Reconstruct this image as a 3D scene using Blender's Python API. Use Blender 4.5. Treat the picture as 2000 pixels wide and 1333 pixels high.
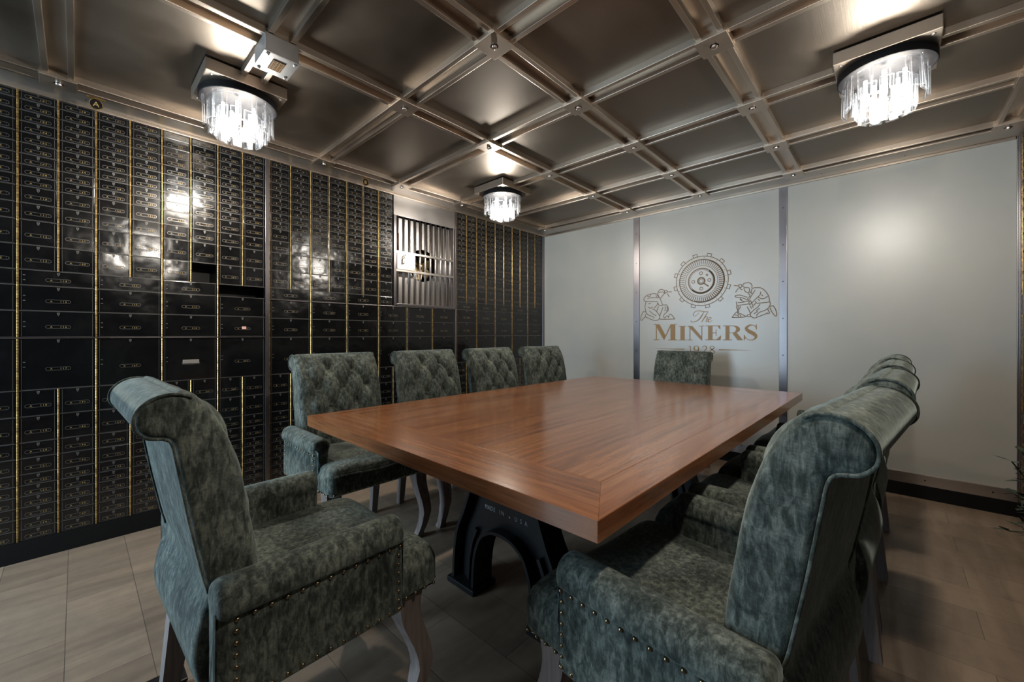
import bpy, bmesh, math, random
from mathutils import Vector, Matrix
random.seed(7)
for _o in list(bpy.data.objects):
    bpy.data.objects.remove(_o)
scene = bpy.context.scene
COL = scene.collection
PI = math.pi

# ---------------------------------------------------------------- camera
CAM = (3.12967, -3.93437, 1.12)
YAW = 0.7503
FPX = 793.31
cam_data = bpy.data.cameras.new('camera')
cam = bpy.data.objects.new('camera', cam_data)
COL.objects.link(cam)
cam.location = CAM
cam.rotation_euler = (PI/2, 0, YAW)
cam_data.sensor_width = 36
cam_data.lens = FPX/2000*36
cam_data.shift_y = -(666.5-653.38)/2000
cam_data.clip_start = 0.02
scene.camera = cam

# ---------------------------------------------------------------- world, exposure
world = bpy.data.worlds.new('world')
scene.world = world
world.use_nodes = True
world.node_tree.nodes['Background'].inputs['Color'].default_value = (0.6, 0.75, 1.0, 1)
world.node_tree.nodes['Background'].inputs['Strength'].default_value = 0.05
scene.view_settings.view_transform = 'Standard'
scene.view_settings.look = 'None'
scene.view_settings.exposure = 0.12
scene.view_settings.gamma = 1.0
scene.view_settings.use_curve_mapping = False
scene.cycles.use_denoising = True
scene.cycles.max_bounces = 10
scene.cycles.transparent_max_bounces = 24
scene.cycles.sample_clamp_indirect = 4.0

# ---------------------------------------------------------------- daylight that comes in at the doorway behind the camera
def area(name, loc, rot, sx, sy, power, color):
    l = bpy.data.lights.new(name, 'AREA')
    l.shape = 'RECTANGLE'; l.size = sx; l.size_y = sy; l.energy = power; l.color = color
    o = bpy.data.objects.new(name, l); COL.objects.link(o)
    o.location = loc; o.rotation_euler = rot
    return o
LAMP_POWER = 40.0
LAMP_COLOR = (1.0, 0.88, 0.74)
BULB_STRENGTH = 25.0
area('doorway_daylight', (.60, -5.72, 1.05), (PI/2, 0, -.2), 1.05, 2.0, 88, (0.58, 0.80, 1.0))

# ---------------------------------------------------------------- helpers
def mesh_obj(name, verts, faces, mat, parent=None, smooth=False, mats=None, mi=None):
    me = bpy.data.meshes.new(name)
    me.from_pydata([tuple(v) for v in verts], [], [tuple(f) for f in faces])
    for m in (mats or [mat]):
        me.materials.append(m)
    if mi:
        me.polygons.foreach_set('material_index', mi)
    if smooth:
        me.polygons.foreach_set('use_smooth', [True]*len(me.polygons))
    me.update()
    o = bpy.data.objects.new(name, me)
    COL.objects.link(o)
    if parent: o.parent = parent
    return o

class MB:
    """collects boxes, lofts and tubes into one mesh"""
    def __init__(s): s.v=[]; s.f=[]; s.m=[]
    def add(s, v, f, m=0):
        b=len(s.v); s.v += [tuple(p) for p in v]; s.f += [tuple(i+b for i in q) for q in f]; s.m += [m]*len(f)
        return s
    def box(s, x0,x1,y0,y1,z0,z1, m=0, M=None):
        v=[(x,y,z) for x in (x0,x1) for y in (y0,y1) for z in (z0,z1)]
        if M is not None: v=[M@Vector(p) for p in v]
        f=[(0,1,3,2),(4,6,7,5),(0,4,5,1),(2,3,7,6),(0,2,6,4),(1,5,7,3)]
        return s.add(v,f,m)
    def bbox(s, x0,x1,y0,y1,z0,z1, b=.003, m=0, M=None):
        """box with bevelled edges"""
        bm=bmesh.new(); bmesh.ops.create_cube(bm,size=1)
        for v in bm.verts: v.co=Vector(((x0+x1)/2+v.co.x*(x1-x0),(y0+y1)/2+v.co.y*(y1-y0),(z0+z1)/2+v.co.z*(z1-z0)))
        bmesh.ops.bevel(bm,geom=bm.edges[:],offset=b,segments=2,affect='EDGES',profile=.6)
        return s.bm(bm,m,M)
    def bm(s, bm, m=0, M=None):
        bm.verts.index_update()
        v=[(M@w.co if M is not None else w.co.copy()) for w in bm.verts]
        f=[[w.index for w in q.verts] for q in bm.faces]
        bm.free(); return s.add(v,f,m)
    def prism(s, pts, a0, a1, axis='z', m=0):
        """polygon pts (2D) extruded along an axis"""
        n=len(pts)
        def mk(p,a):
            return {'z':(p[0],p[1],a),'y':(p[0],a,p[1]),'x':(a,p[0],p[1])}[axis]
        v=[mk(p,a0) for p in pts]+[mk(p,a1) for p in pts]
        f=[tuple(range(n)),tuple(range(2*n-1,n-1,-1))]+[(i,i+n,(i+1)%n+n,(i+1)%n) for i in range(n)]
        return s.add(v,f,m)
    def loft(s, rings, cap=True, closed=True, m=0):
        n=len(rings[0]); v=[p for r in rings for p in r]; f=[]
        for i in range(len(rings)-1):
            for j in range(n if closed else n-1):
                k=(j+1)%n
                f.append((i*n+j,i*n+k,(i+1)*n+k,(i+1)*n+j))
        if cap:
            f.append(tuple(range(n-1,-1,-1))); f.append(tuple(range((len(rings)-1)*n,len(rings)*n)))
        return s.add(v,f,m)
    def tube(s, pts, r, n=6, m=0, cap=True):
        pts=[Vector(p) for p in pts]; rings=[]
        up=None
        for i,p in enumerate(pts):
            t=(pts[min(i+1,len(pts)-1)]-pts[max(i-1,0)]).normalized()
            if up is None:
                up=Vector((0,0,1)) if abs(t.z)<.9 else Vector((1,0,0))
            a=t.cross(up); a=a.normalized() if a.length>1e-6 else t.orthogonal().normalized()
            b=a.cross(t).normalized(); up=b
            rr=r[i] if isinstance(r,(list,tuple)) else r
            rings.append([p+a*(rr*math.cos(2*PI*k/n))+b*(rr*math.sin(2*PI*k/n)) for k in range(n)])
        return s.loft(rings,cap,True,m)
    def lathe(s, prof, c=(0,0,0), n=24, m=0):
        """profile (r,z) turned about z"""
        rings=[[(c[0]+r*math.cos(2*PI*k/n),c[1]+r*math.sin(2*PI*k/n),c[2]+z) for k in range(n)] for r,z in prof]
        return s.loft(rings,True,True,m)
    def ribbon(s, pts, w, to3, m=0):
        """flat stroke along 2D pts; w a width or None when pts carry it"""
        P=[Vector(p[:2]) for p in pts]; L=[];R=[]
        for i,p in enumerate(P):
            t=(P[min(i+1,len(P)-1)]-P[max(i-1,0)])
            t=t.normalized() if t.length>1e-9 else Vector((1,0))
            nrm=Vector((-t.y,t.x)); h=(pts[i][2] if w is None else w)/2
            L.append(to3(p+nrm*h)); R.append(to3(p-nrm*h))
        n=len(P)
        return s.add(L+R,[(i,i+1,n+i+1,n+i) for i in range(n-1)],m)
    def build(s, name, mat, parent=None, smooth=False):
        mats = mat if isinstance(mat,(list,tuple)) else [mat]
        return mesh_obj(name, s.v, s.f, None, parent, smooth, list(mats), s.m)

def smooth_path(pts, k=6):
    """Catmull-Rom through pts (tuples of any length)"""
    out=[]; n=len(pts)
    for i in range(n-1):
        p0,p1,p2,p3=pts[max(i-1,0)],pts[i],pts[i+1],pts[min(i+2,n-1)]
        for j in range(k):
            t=j/k
            out.append(tuple(.5*((2*b)+(-a+c)*t+(2*a-5*b+4*c-d)*t*t+(-a+3*b-3*c+d)*t**3) for a,b,c,d in zip(p0,p1,p2,p3)))
    out.append(tuple(pts[-1])); return out
def smooth_loop(pts, k=6):
    n=len(pts); out=[]
    for i in range(n):
        p0,p1,p2,p3=pts[i-1],pts[i],pts[(i+1)%n],pts[(i+2)%n]
        for j in range(k):
            t=j/k
            out.append(tuple(.5*((2*b)+(-a+c)*t+(2*a-5*b+4*c-d)*t*t+(-a+3*b-3*c+d)*t**3) for a,b,c,d in zip(p0,p1,p2,p3)))
    return out
def auto_smooth(o, ang=40):
    me=o.data
    me.polygons.foreach_set('use_smooth',[True]*len(me.polygons))
    bm=bmesh.new(); bm.from_mesh(me)
    for e in bm.edges:
        if len(e.link_faces)==2 and e.calc_face_angle(0)>math.radians(ang): e.smooth=False
    bm.to_mesh(me); bm.free(); return o
def empty(name, loc=(0,0,0), rz=0.0):
    o=bpy.data.objects.new(name,None); COL.objects.link(o); o.location=loc; o.rotation_euler=(0,0,rz); o.empty_display_size=.1
    return o
def tag(o, label, cat, group=None):
    o['label']=label; o['category']=cat
    if group: o['group']=group
    return o
def struct(o):
    o['kind']='structure'; return o
def copy_tree(o, parent=None):
    c=o.copy(); COL.objects.link(c)
    if parent: c.parent=parent; c.matrix_parent_inverse=o.matrix_parent_inverse.copy()
    for ch in list(o.children): copy_tree(ch,c)
    return c

# ---------------------------------------------------------------- materials
class NT:
    def __init__(s,name):
        s.mat=bpy.data.materials.new(name); s.mat.use_nodes=True
        s.t=s.mat.node_tree; s.b=s.t.nodes['Principled BSDF']; s.out=s.t.nodes['Material Output']
    def n(s,type,**kw):
        q=s.t.nodes.new(type)
        for k,v in kw.items():
            if k.startswith('i_'):
                q.inputs[k[2:].replace('_',' ')].default_value=v
            else: setattr(q,k,v)
        return q
    def l(s,a,b): s.t.links.new(a,b)
    def coord(s,scale=(1,1,1),rot=(0,0,0),kind='Object'):
        c=s.n('ShaderNodeTexCoord'); m=s.n('ShaderNodeMapping'); m.inputs['Scale'].default_value=scale; m.inputs['Rotation'].default_value=rot
        s.l(c.outputs[kind],m.inputs['Vector']); return m.outputs['Vector']
    def noise(s,vec,scale,detail=4,rough=.55,dist=0):
        q=s.n('ShaderNodeTexNoise'); q.inputs['Scale'].default_value=scale; q.inputs['Detail'].default_value=detail
        q.inputs['Roughness'].default_value=rough; q.inputs['Distortion'].default_value=dist
        if vec: s.l(vec,q.inputs['Vector'])
        return q.outputs['Fac']
    def ramp(s,fac,stops):
        q=s.n('ShaderNodeValToRGB'); e=q.color_ramp.elements
        while len(e)<len(stops): e.new(.5)
        for k,(p,c) in enumerate(stops):
            e[k].position=p; e[k].color=(c[0],c[1],c[2],1) if not isinstance(c,(int,float)) else (c,c,c,1)
        s.l(fac,q.inputs['Fac']); return q.outputs['Color']
    def bump(s,h,strength=.3,dist=.01,nrm=None):
        q=s.n('ShaderNodeBump'); q.inputs['Strength'].default_value=strength; q.inputs['Distance'].default_value=dist
        s.l(h,q.inputs['Height'])
        if nrm: s.l(nrm,q.inputs['Normal'])
        return q.outputs['Normal']
    def math(s,op,a,b):
        q=s.n('ShaderNodeMath',operation=op)
        for k,x in enumerate((a,b)):
            if isinstance(x,(int,float)): q.inputs[k].default_value=x
            else: s.l(x,q.inputs[k])
        return q.outputs[0]
    def mix(s,fac,a,b,mode='MIX'):
        q=s.n('ShaderNodeMix',data_type='RGBA',blend_type=mode)
        for sock,x in ((q.inputs[0],fac),(q.inputs[6],a),(q.inputs[7],b)):
            if isinstance(x,(int,float)): sock.default_value=x
            elif isinstance(x,tuple): sock.default_value=(x[0],x[1],x[2],1)
            else: s.l(x,sock)
        return q.outputs[2]
    def set(s,**kw):
        for k,v in kw.items():
            i=s.b.inputs[k.replace('_',' ')]
            if hasattr(v,'node'): s.l(v,i)
            else: i.default_value=(v+(1,) if isinstance(v,tuple) and len(v)==3 else v)
        return s

def simple(name,col,rough=.5,metal=0.,**kw):
    return NT(name).set(Base_Color=col,Roughness=rough,Metallic=metal,**kw).mat

def velvet():
    t=NT('green_chenille'); v=t.coord((1,1,1))
    a=t.noise(v,9,4,.6,.4); b=t.noise(t.coord((1,1,.42)),74,5,.68,.5); w=t.noise(t.coord((420,420,60)),1,2,.5); w2=t.noise(t.coord((90,90,420)),1,2,.5)
    f=t.math('ADD',t.math('MULTIPLY',a,.38),t.math('MULTIPLY',b,.62))
    c=t.ramp(f,[(.38,(.016,.021,.018)),(.47,(.048,.058,.050)),(.54,(.100,.116,.100)),(.66,(.21,.225,.190))])
    g=t.ramp(t.math('ADD',t.math('MULTIPLY',w,.5),t.math('MULTIPLY',w2,.5)),[(.35,.68),(.65,1.2)])
    c=t.mix(1.,c,g,'MULTIPLY')
    n=t.bump(t.math('ADD',t.math('MULTIPLY',w,.5),b),.3,.003)
    return t.set(Base_Color=c,Roughness=.85,Sheen_Weight=.3,Sheen_Roughness=.4,Sheen_Tint=(.8,.95,.9),Specular_IOR_Level=.2,Normal=n).mat

def wood(name,axis,dark=(.135,.044,.016),mid=(.245,.090,.034),light=(.335,.138,.055),rough=.17,coat=.35,seed=0.):
    t=NT(name)
    sc={'x':(.7,12,12),'y':(12,.7,12)}[axis]; fine={'x':(6,170,170),'y':(170,6,170)}[axis]
    c=t.n('ShaderNodeTexCoord'); off=t.n('ShaderNodeVectorMath',operation='ADD'); off.inputs[1].default_value=(seed,seed*1.7,0)
    t.l(c.outputs['Object'],off.inputs[0])
    def mp(s):
        m=t.n('ShaderNodeMapping'); m.inputs['Scale'].default_value=s; t.l(off.outputs[0],m.inputs['Vector']); return m.outputs['Vector']
    base=t.noise(mp(sc),.9,5,.6,1.3)
    wv=t.n('ShaderNodeTexWave',wave_type='BANDS',bands_direction='Y' if axis=='x' else 'X'); wv.inputs['Scale'].default_value=6.; wv.inputs['Distortion'].default_value=9.; wv.inputs['Detail'].default_value=3; wv.inputs['Detail Scale'].default_value=1.2
    t.l(mp({'x':(.35,1.3,1),'y':(1.3,.35,1)}[axis]),wv.inputs['Vector'])
    pores=t.noise(mp(fine),1.,3,.7)
    f=t.math('ADD',t.math('MULTIPLY',base,.88),t.math('MULTIPLY',wv.outputs['Fac'],.12))
    col=t.ramp(f,[(.28,dark),(.46,mid),(.68,light)])
    pr=t.ramp(pores,[(.36,.45),(.5,1.)])
    col=t.mix(.5,col,pr,'MULTIPLY')
    r=t.ramp(base,[(.3,rough+.05),(.7,rough)])
    return t.set(Base_Color=col,Roughness=r,Coat_Weight=coat,Coat_Roughness=.13,Normal=t.bump(pores,.06,.002)).mat

def brushed(name,col,rough,scale=(2,160,2),bump=.12,warp=.25,metal=1.):
    t=NT(name); v=t.coord(scale)
    n1=t.noise(v,1.,3,.6); lo=t.noise(t.coord((1,1,1)),2.2,3,.5)
    c=t.mix(.35,col,t.ramp(lo,[(.3,tuple(x*.72 for x in col)),(.7,tuple(min(1,x*1.2) for x in col))]))
    r=t.ramp(lo,[(.3,rough*.85),(.7,rough*1.2)])
    nn=t.bump(lo,warp,.02); nn=t.bump(n1,bump,.002,nn)
    return t.set(Base_Color=c,Roughness=r,Metallic=metal,Normal=nn).mat

def black_door():
    t=NT('black_enamel_door'); c=t.n('ShaderNodeTexCoord'); oi=t.n('ShaderNodeObjectInfo')
    ad=t.n('ShaderNodeVectorMath',operation='ADD'); sc=t.n('ShaderNodeVectorMath',operation='SCALE'); sc.inputs['Scale'].default_value=37.
    cmb=t.n('ShaderNodeCombineXYZ'); t.l(oi.outputs['Random'],cmb.inputs[0]); t.l(oi.outputs['Random'],cmb.inputs[1]); t.l(cmb.outputs[0],sc.inputs[0])
    t.l(c.outputs['Object'],ad.inputs[0]); t.l(sc.outputs[0],ad.inputs[1])
    lo=t.noise(ad.outputs[0],8,2,.5); fi=t.noise(ad.outputs[0],160,4,.7)
    scr=t.ramp(fi,[(.70,(.004,.004,.0043)),(.80,(.07,.07,.07))])
    r=t.ramp(lo,[(.3,.10),(.7,.19)])
    nn=t.bump(lo,.34,.010); nn=t.bump(fi,.05,.002,nn)
    return t.set(Base_Color=scr,Roughness=r,Normal=nn,Specular_IOR_Level=.5,IOR=1.58).mat

def floor_mat():
    t=NT('stone_floor_tiles'); v=t.coord((1,1,1))
    br=t.n('ShaderNodeTexBrick'); t.l(v,br.inputs['Vector'])
    br.offset=.5; br.inputs['Scale'].default_value=1.; br.inputs['Brick Width'].default_value=.615; br.inputs['Row Height'].default_value=.2085
    br.inputs['Mortar Size'].default_value=.0013; br.inputs['Mortar Smooth'].default_value=.3; br.inputs['Bias'].default_value=0.
    br.inputs['Color1'].default_value=(.29,.218,.158,1); br.inputs['Color2'].default_value=(.215,.162,.118,1); br.inputs['Mortar'].default_value=(.10,.08,.065,1)
    st=t.noise(t.coord((5.5,.8,1)),1.4,5,.55,1.2); fi=t.noise(v,22,5,.6); sp=t.noise(v,70,2,.5)
    c=t.mix(.8,br.outputs['Color'],t.ramp(st,[(.3,(.60,.58,.56)),(.5,(.95,.93,.9)),(.7,(1.2,1.15,1.08))]),'MULTIPLY')
    c=t.mix(.3,c,t.ramp(fi,[(.35,.75),(.65,1.15)]),'MULTIPLY')
    c=t.mix(t.ramp(sp,[(.74,0.),(.78,.6)]),c,(.06,.05,.04))
    h=t.math('ADD',t.math('MULTIPLY',br.outputs['Fac'],-1.),t.math('MULTIPLY',fi,.12))
    return t.set(Base_Color=c,Roughness=t.ramp(st,[(.3,.5),(.7,.36)]),Normal=t.bump(h,.3,.002)).mat

def frosted():
    t=NT('frosted_glass_panel'); v=t.coord((1,1,1)); lo=t.noise(v,1.6,3,.5); wv=t.noise(v,4,3,.5)
    c=t.ramp(lo,[(.3,(.345,.352,.335)),(.7,(.42,.405,.36))])
    return t.set(Base_Color=c,Roughness=.36,Specular_IOR_Level=1.,Normal=t.bump(wv,.06,.02)).mat

def glass_mat(name,lo,hi):
    t=NT(name); v=t.coord((1,1,1)); nz=t.noise(v,45,3,.6)
    nn=t.bump(nz,.3,.005)
    tr=t.n('ShaderNodeBsdfTransparent'); tr.inputs['Color'].default_value=(.93,.95,.97,1)
    gl=t.n('ShaderNodeBsdfGlossy'); gl.inputs['Roughness'].default_value=.04; gl.inputs['Color'].default_value=(.95,.97,1,1)
    tl=t.n('ShaderNodeBsdfTranslucent'); tl.inputs['Color'].default_value=(.9,.92,.96,1)
    lw=t.n('ShaderNodeLayerWeight'); lw.inputs['Blend'].default_value=.42
    for q in (gl,lw,tl): t.l(nn,q.inputs['Normal'])
    m1=t.n('ShaderNodeMixShader'); m2=t.n('ShaderNodeMixShader')
    f=t.ramp(nz,[(.40,lo),(.8,hi)])
    t.l(f,m1.inputs[0]); t.l(tr.outputs[0],m1.inputs[1]); t.l(tl.outputs[0],m1.inputs[2])
    fr=t.ramp(lw.outputs['Facing'],[(.2,.04),(.95,.75)])
    t.l(fr,m2.inputs[0]); t.l(m1.outputs[0],m2.inputs[1]); t.l(gl.outputs[0],m2.inputs[2])
    t.l(m2.outputs[0],t.out.inputs['Surface']); return t.mat

def leg_wood():
    t=NT('grey_washed_leg_wood'); a=t.noise(t.coord((60,60,4)),1.,4,.6)
    return t.set(Base_Color=t.ramp(a,[(.3,(.115,.09,.08)),(.7,(.23,.19,.175))]),Roughness=.55,Normal=t.bump(a,.15,.002)).mat

def hinge_mat():
    t=NT('brass_hinge'); a=t.noise(t.coord((1,1,1)),30,3,.6)
    return t.set(Base_Color=t.ramp(a,[(.35,(.24,.135,.045)),(.65,(.62,.40,.145))]),Metallic=.85,Roughness=.33).mat

M_VELVET=velvet(); M_PIPING=NT('dark_green_piping').set(Base_Color=(.03,.042,.037),Roughness=.8,Sheen_Weight=.3).mat
M_LEG=leg_wood(); M_NAIL=simple('antique_brass_nail',(.26,.20,.12),.3,1.)
M_WOOD_Y=wood('oak_grain_lengthwise','y'); M_WOOD_X=wood('oak_grain_crosswise','x',seed=3.3)
M_IRON=simple('black_cast_iron',(.008,.008,.009),.3,0.,Specular_IOR_Level=.3)
M_CEIL=brushed('bronze_brushed_ceiling_sheet',(.205,.170,.136),.43,(190,3,3),.14,.03)
M_BAR=brushed('bronze_steel_bar',(.50,.42,.345),.36,(60,60,60),.04,.02)
M_STEEL=brushed('brushed_steel',(.56,.52,.49),.30,(120,3,3),.08,.12)
M_STEELP=brushed('steel_panel',(.55,.52,.505),.31,(3,3,200),.08,.12)
M_STEELV=brushed('steel_post',(.24,.22,.225),.30,(140,140,3),.02,.02)
M_TRIM=brushed('soffit_steel',(.52,.47,.42),.42,(6,6,6),.03,.03)
M_DOOR=black_door(); M_FRAME=simple('black_cabinet_frame',(.006,.006,.006),.35)
M_WORN_HIGHLIGHT=NT('worn_steel_and_edge_highlight').set(Base_Color=(.16,.155,.15),Metallic=.7,Roughness=.42).mat  # steel of the lock plates; its pale grey also paints edge highlights
M_RING=simple('dark_pewter_rim',(.16,.155,.15),.32,.8)
M_GOLD=simple('gilt_number',(.44,.30,.10),.45,.3)
M_HINGE=hinge_mat(); M_CAVITY=simple('dark_cavity',(.004,.004,.004),.9)
M_BLACK=simple('matte_black',(.006,.006,.006),.55,0.,Specular_IOR_Level=.15); M_FLOOR=floor_mat(); M_FROST=frosted(); M_GLASS=glass_mat('cast_glass',.0015,.006); M_GEDGE=glass_mat('cast_glass_edge',.03,.05)
M_LOGO=simple('gold_brown_print',(.15,.088,.034),.5); M_LOGO2=simple('gold_letter_print',(.255,.14,.028),.42)
M_RINGBLK=simple('black_lamp_ring',(.006,.006,.007),.6,0.,Specular_IOR_Level=.15)
M_RUST=simple('brown_grip',(.10,.045,.03),.55); M_FANBR=simple('brass_fan_blade',(.55,.42,.24),.3,.9)
M_GALV=brushed('galvanised_steel',(.50,.50,.50),.42,(9,9,9),.08,.4); M_AMBER=simple('amber_grille',(.38,.22,.10),.4)
M_WHITE=simple('letter_white',(.30,.30,.30),.6); M_LABEL=simple('pale_label',(.72,.40,.33),.6)
M_REDL=simple('red_label_edge',(.5,.05,.04),.6)
M_LEAF=NT('dark_leaf').set(Base_Color=(.018,.032,.014),Roughness=.5).mat; M_POT=simple('black_pot',(.012,.012,.012),.4)
M_SPECK=simple('worn_plate',(.30,.27,.25),.5,.6)
bl=NT('lamp_bulb'); bl.set(Base_Color=(1,1,1),Emission_Color=(1,.95,.88),Emission_Strength=BULB_STRENGTH); M_BULB=bl.mat
# ================================================================ room shell
XR=3.71; YR=-5.75; ZC=2.336
def slab(name,x0,x1,y0,y1,z0,z1,mat,kind='structure',parent=None):
    o=MB().box(x0,x1,y0,y1,z0,z1).build(name,mat,parent)
    if parent is None and kind: o['kind']=kind
    return o
slab('floor',-.3,XR+.3,YR-.1,.1,-.12,0,M_FLOOR)
slab('wall_left',-.40,-.26,YR-.1,.1,0,2.6,M_BLACK)
slab('wall_right',XR+.26,XR+.40,YR-.1,.1,0,2.6,M_BLACK)
slab('wall_back',-.26,XR+.26,.03,.13,0,2.6,M_BLACK)
_w=MB()   # rear wall with the doorway the daylight comes through
_w.box(-.26,.06,YR-.1,YR,0,2.6).box(1.14,XR+.26,YR-.1,YR,0,2.6).box(.06,1.14,YR-.1,YR,2.1,2.6)
struct(_w.build('wall_rear',simple('grey_rear_wall',(.12,.11,.10),.7)))
slab('baseboard_left',-.26,.006,YR,.0,0,.099,M_BLACK)
slab('baseboard_back',0.006,XR-.006,-.012,.03,0,.09,M_BLACK)
slab('baseboard_right',XR-.006,XR+.26,YR,.0,0,.099,M_BLACK)

# steel posts, rails and cornice
TRIMN=[0]
def trim(x0,x1,y0,y1,z0,z1,mat=None,screws=()):
    TRIMN[0]+=1
    m=MB().bbox(x0,x1,y0,y1,z0,z1,min(.0015,(x1-x0)/4,(z1-z0)/4,(y1-y0)/4))
    for (x,y,z,ax) in screws:
        if ax=='y': m.add(*[q for q in disc((x,y,z),.0045,'y')],m=1)
        else: m.add(*[q for q in disc((x,y,z),.0045,'z')],m=1)
    return struct(m.build('trim_%d'%TRIMN[0],[mat or M_STEELV,M_BLACK]))
def disc(c,r,ax,n=10):
    v=[]
    for k in range(n):
        a=2*PI*k/n; d=(r*math.cos(a),r*math.sin(a))
        v.append({'y':(c[0]+d[0],c[1],c[2]+d[1]),'z':(c[0]+d[0],c[1]-d[1],c[2])}[ax])
    return v,[tuple(range(n))]
ZT=2.331; ZB=.099
YA0,YA1=-4.407,-3.055            # first run of deposit boxes
YB0,YB1=-3.031,-2.080            # second run, above its rail
YD1=-1.400                       # second run below the grille
YC0,YC1=-1.386,-.043             # third run
trim(-.03,.010,YA1,YB0,ZB,ZT)
trim(-.03,.008,YD1,YC0,ZB,ZT,M_STEELV)
trim(-.03,.012,YC1,.0,ZB,ZT)
trim(-.03,.010,YA0-.024,YA0,ZB,ZT)
for x0,x1 in ((1.187,1.249),(2.461,2.516)):
    trim(x0,x1,-.009,.02,.163,ZT,M_STEELV,[( (x0+x1)/2,-.0095,z,'y') for z in (.35,.65,.95,1.25,1.55,1.85,2.15)])
trim(.012,XR-.012,-.010,.02,.09,.163,M_STEEL,[(x,-.0105,.127,'y') for x in (.4,.8,1.4,1.9,2.3,2.9,3.3,3.6)])
trim(XR-.014,XR,-.012,.0,.09,ZT)
# soffit strips round the ceiling edge
trim(-.26,.185,YR,.03,ZT,2.347,M_TRIM,[(.09,y,ZT-.0005,'z') for y in (-4.3,-3.9,-3.2,-2.6,-1.8,-1.2,-.6)])
trim(.185,XR+.26,-.235,.03,ZT,2.347,M_TRIM,[(x,-.11,ZT-.0005,'z') for x in (.5,.9,1.5,2.2,2.75,3.2)])
trim(XR-.03,XR+.26,YR,-.235,ZT,2.347,M_TRIM)
trim(.0,.022,YR,-.012,ZT-.014,ZT,M_BAR)
trim(.022,XR-.02,-.022,.0,ZT-.014,ZT,M_BAR)

# ================================================================ ceiling
XS=[.251,1.265,1.937,2.600,3.623]; RS=[-.296,-.912,-1.520,-2.147,-2.761,-3.367,-3.991,-4.60,-5.20]
ceiling=slab('ceiling',-.3,XR+.3,YR-.1,.1,2.362,2.55,M_BLACK)
xe=XS; ye=[RS[0]]+RS[1:]+[YR]
for i in range(len(xe)-1):
    for j in range(len(ye)-1):
        if ye[j+1]<-5.3: continue
        o=MB().bbox(-(xe[i+1]-xe[i])/2+.03,(xe[i+1]-xe[i])/2-.03,-(ye[j]-ye[j+1])/2+.03,(ye[j]-ye[j+1])/2-.03,-.006,.006,.002).build('ceiling_panel',M_CEIL,ceiling)
        o.location=((xe[i]+xe[i+1])/2,(ye[j]+ye[j+1])/2,2.350)
def beam(a,b,axis,p):
    m=MB()
    for s in (-1,1):
        lo,hi=sorted((s*.030,s*.051))
        if axis=='y': m.bbox(p+lo,p+hi,a,b,2.314,2.358,.002)
        else: m.bbox(a,b,p+lo,p+hi,2.314,2.358,.002)
    if axis=='y': m.box(p-.03,p+.03,a,b,2.342,2.350)
    else: m.box(a,b,p-.03,p+.03,2.342,2.350)
    return m.build('beam',M_BAR,ceiling)
for x in XS: beam(YR,-.24,'y',x)
for y in RS: beam(.19,XR-.035,'x',y)
def joint(x,y):
    m=MB(); h=.060
    m.bbox(-h,h,-h,h,-.004,.004,.0015)
    for s in (-1,1):
        m.box(s*h-.003,s*h+.003,-h,h,0,.022); m.box(-h,h,s*h-.003,s*h+.003,0,.012)
    o=m.build('joint_plate',M_BAR,ceiling); o.location=(x,y,2.309)
    b=MB().lathe([(.0001,-.016),(.006,-.0155),(.011,-.012),(.0125,-.006),(.0125,-.004),(.017,-.004),(.017,0)],(0,0,0),12).build('bolt',M_STEEL,o,True)
    auto_smooth(b); return o
LAMPS=[(.775,-3.385),(.770,-1.520),(3.112,-1.535),(3.112,-3.367)]
for i,x in enumerate(XS):
    for j,y in enumerate(RS[:8]):
        if (i,j)==(1,5): continue
        joint(x,y)

# ================================================================ deposit box cabinets
K=.8815
GL={}
def glyph(ch):
    if ch not in GL:
        cu=bpy.data.curves.new('g','FONT'); cu.body=ch; cu.size=1; cu.resolution_u=2; cu.align_x='CENTER'
        o=bpy.data.objects.new('g',cu); COL.objects.link(o)
        dg=bpy.context.evaluated_depsgraph_get(); me=o.evaluated_get(dg).to_mesh()
        GL[ch]=([tuple(v.co) for v in me.vertices],[tuple(p.vertices) for p in me.polygons])
        o.evaluated_get(dg).to_mesh_clear(); bpy.data.objects.remove(o); bpy.data.curves.remove(cu)
    return GL[ch]
def text_into(mb,txt,x,y,size,adv,to3,m=0,sx=1.):
    for i,ch in enumerate(txt):
        if ch==' ': continue
        v,f=glyph(ch)
        mb.add([to3((x+i*adv+p[0]*size*sx,y+p[1]*size)) for p in v],f,m)
SM=.0606*K
R_SINGLE=[SM]*9+[.094*K]*2+[.140*K]*2
R_DBL=[.0875*K,.144*K,.150*K]
R_BIG=.293*K
R_LOW=[.148*K,.146*K,.088*K,.090*K]+[.0617*K]*6
DOORS={}; KEYH={}
def door_mesh(w,h):
    k=(round(w,4),round(h,4))
    if k not in DOORS:
        m=MB()
        m.bbox(-w/2,w/2,-h/2,h/2,-.010,0,.0016,0)
        for x in (-w/2+.007,w/2-.007): m.box(x-.0006,x+.0006,-h/2+.004,h/2-.004,-.001,.0009,1)  # pale ridges paint in the highlight lines of the door bevels
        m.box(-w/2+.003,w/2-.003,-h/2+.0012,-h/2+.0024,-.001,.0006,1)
        # lock escutcheon: small V plate under the top edge
        yk=h/2-min(.010,h*.18)
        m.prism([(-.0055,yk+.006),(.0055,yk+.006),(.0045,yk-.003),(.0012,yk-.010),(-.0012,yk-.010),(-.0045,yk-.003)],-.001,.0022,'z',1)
        m.prism([(-.0012,yk+.002),(.0012,yk+.002),(.0008,yk-.006),(-.0008,yk-.006)],.0022,.0026,'z',2)
        if w>.2:
            for yy in (-.012,.012): m.box(-w/2+.012,-w/2+.020,yy-.002,yy+.002,-.001,.0016,1)
        DOORS[k]=m
    return DOORS[k]
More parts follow.
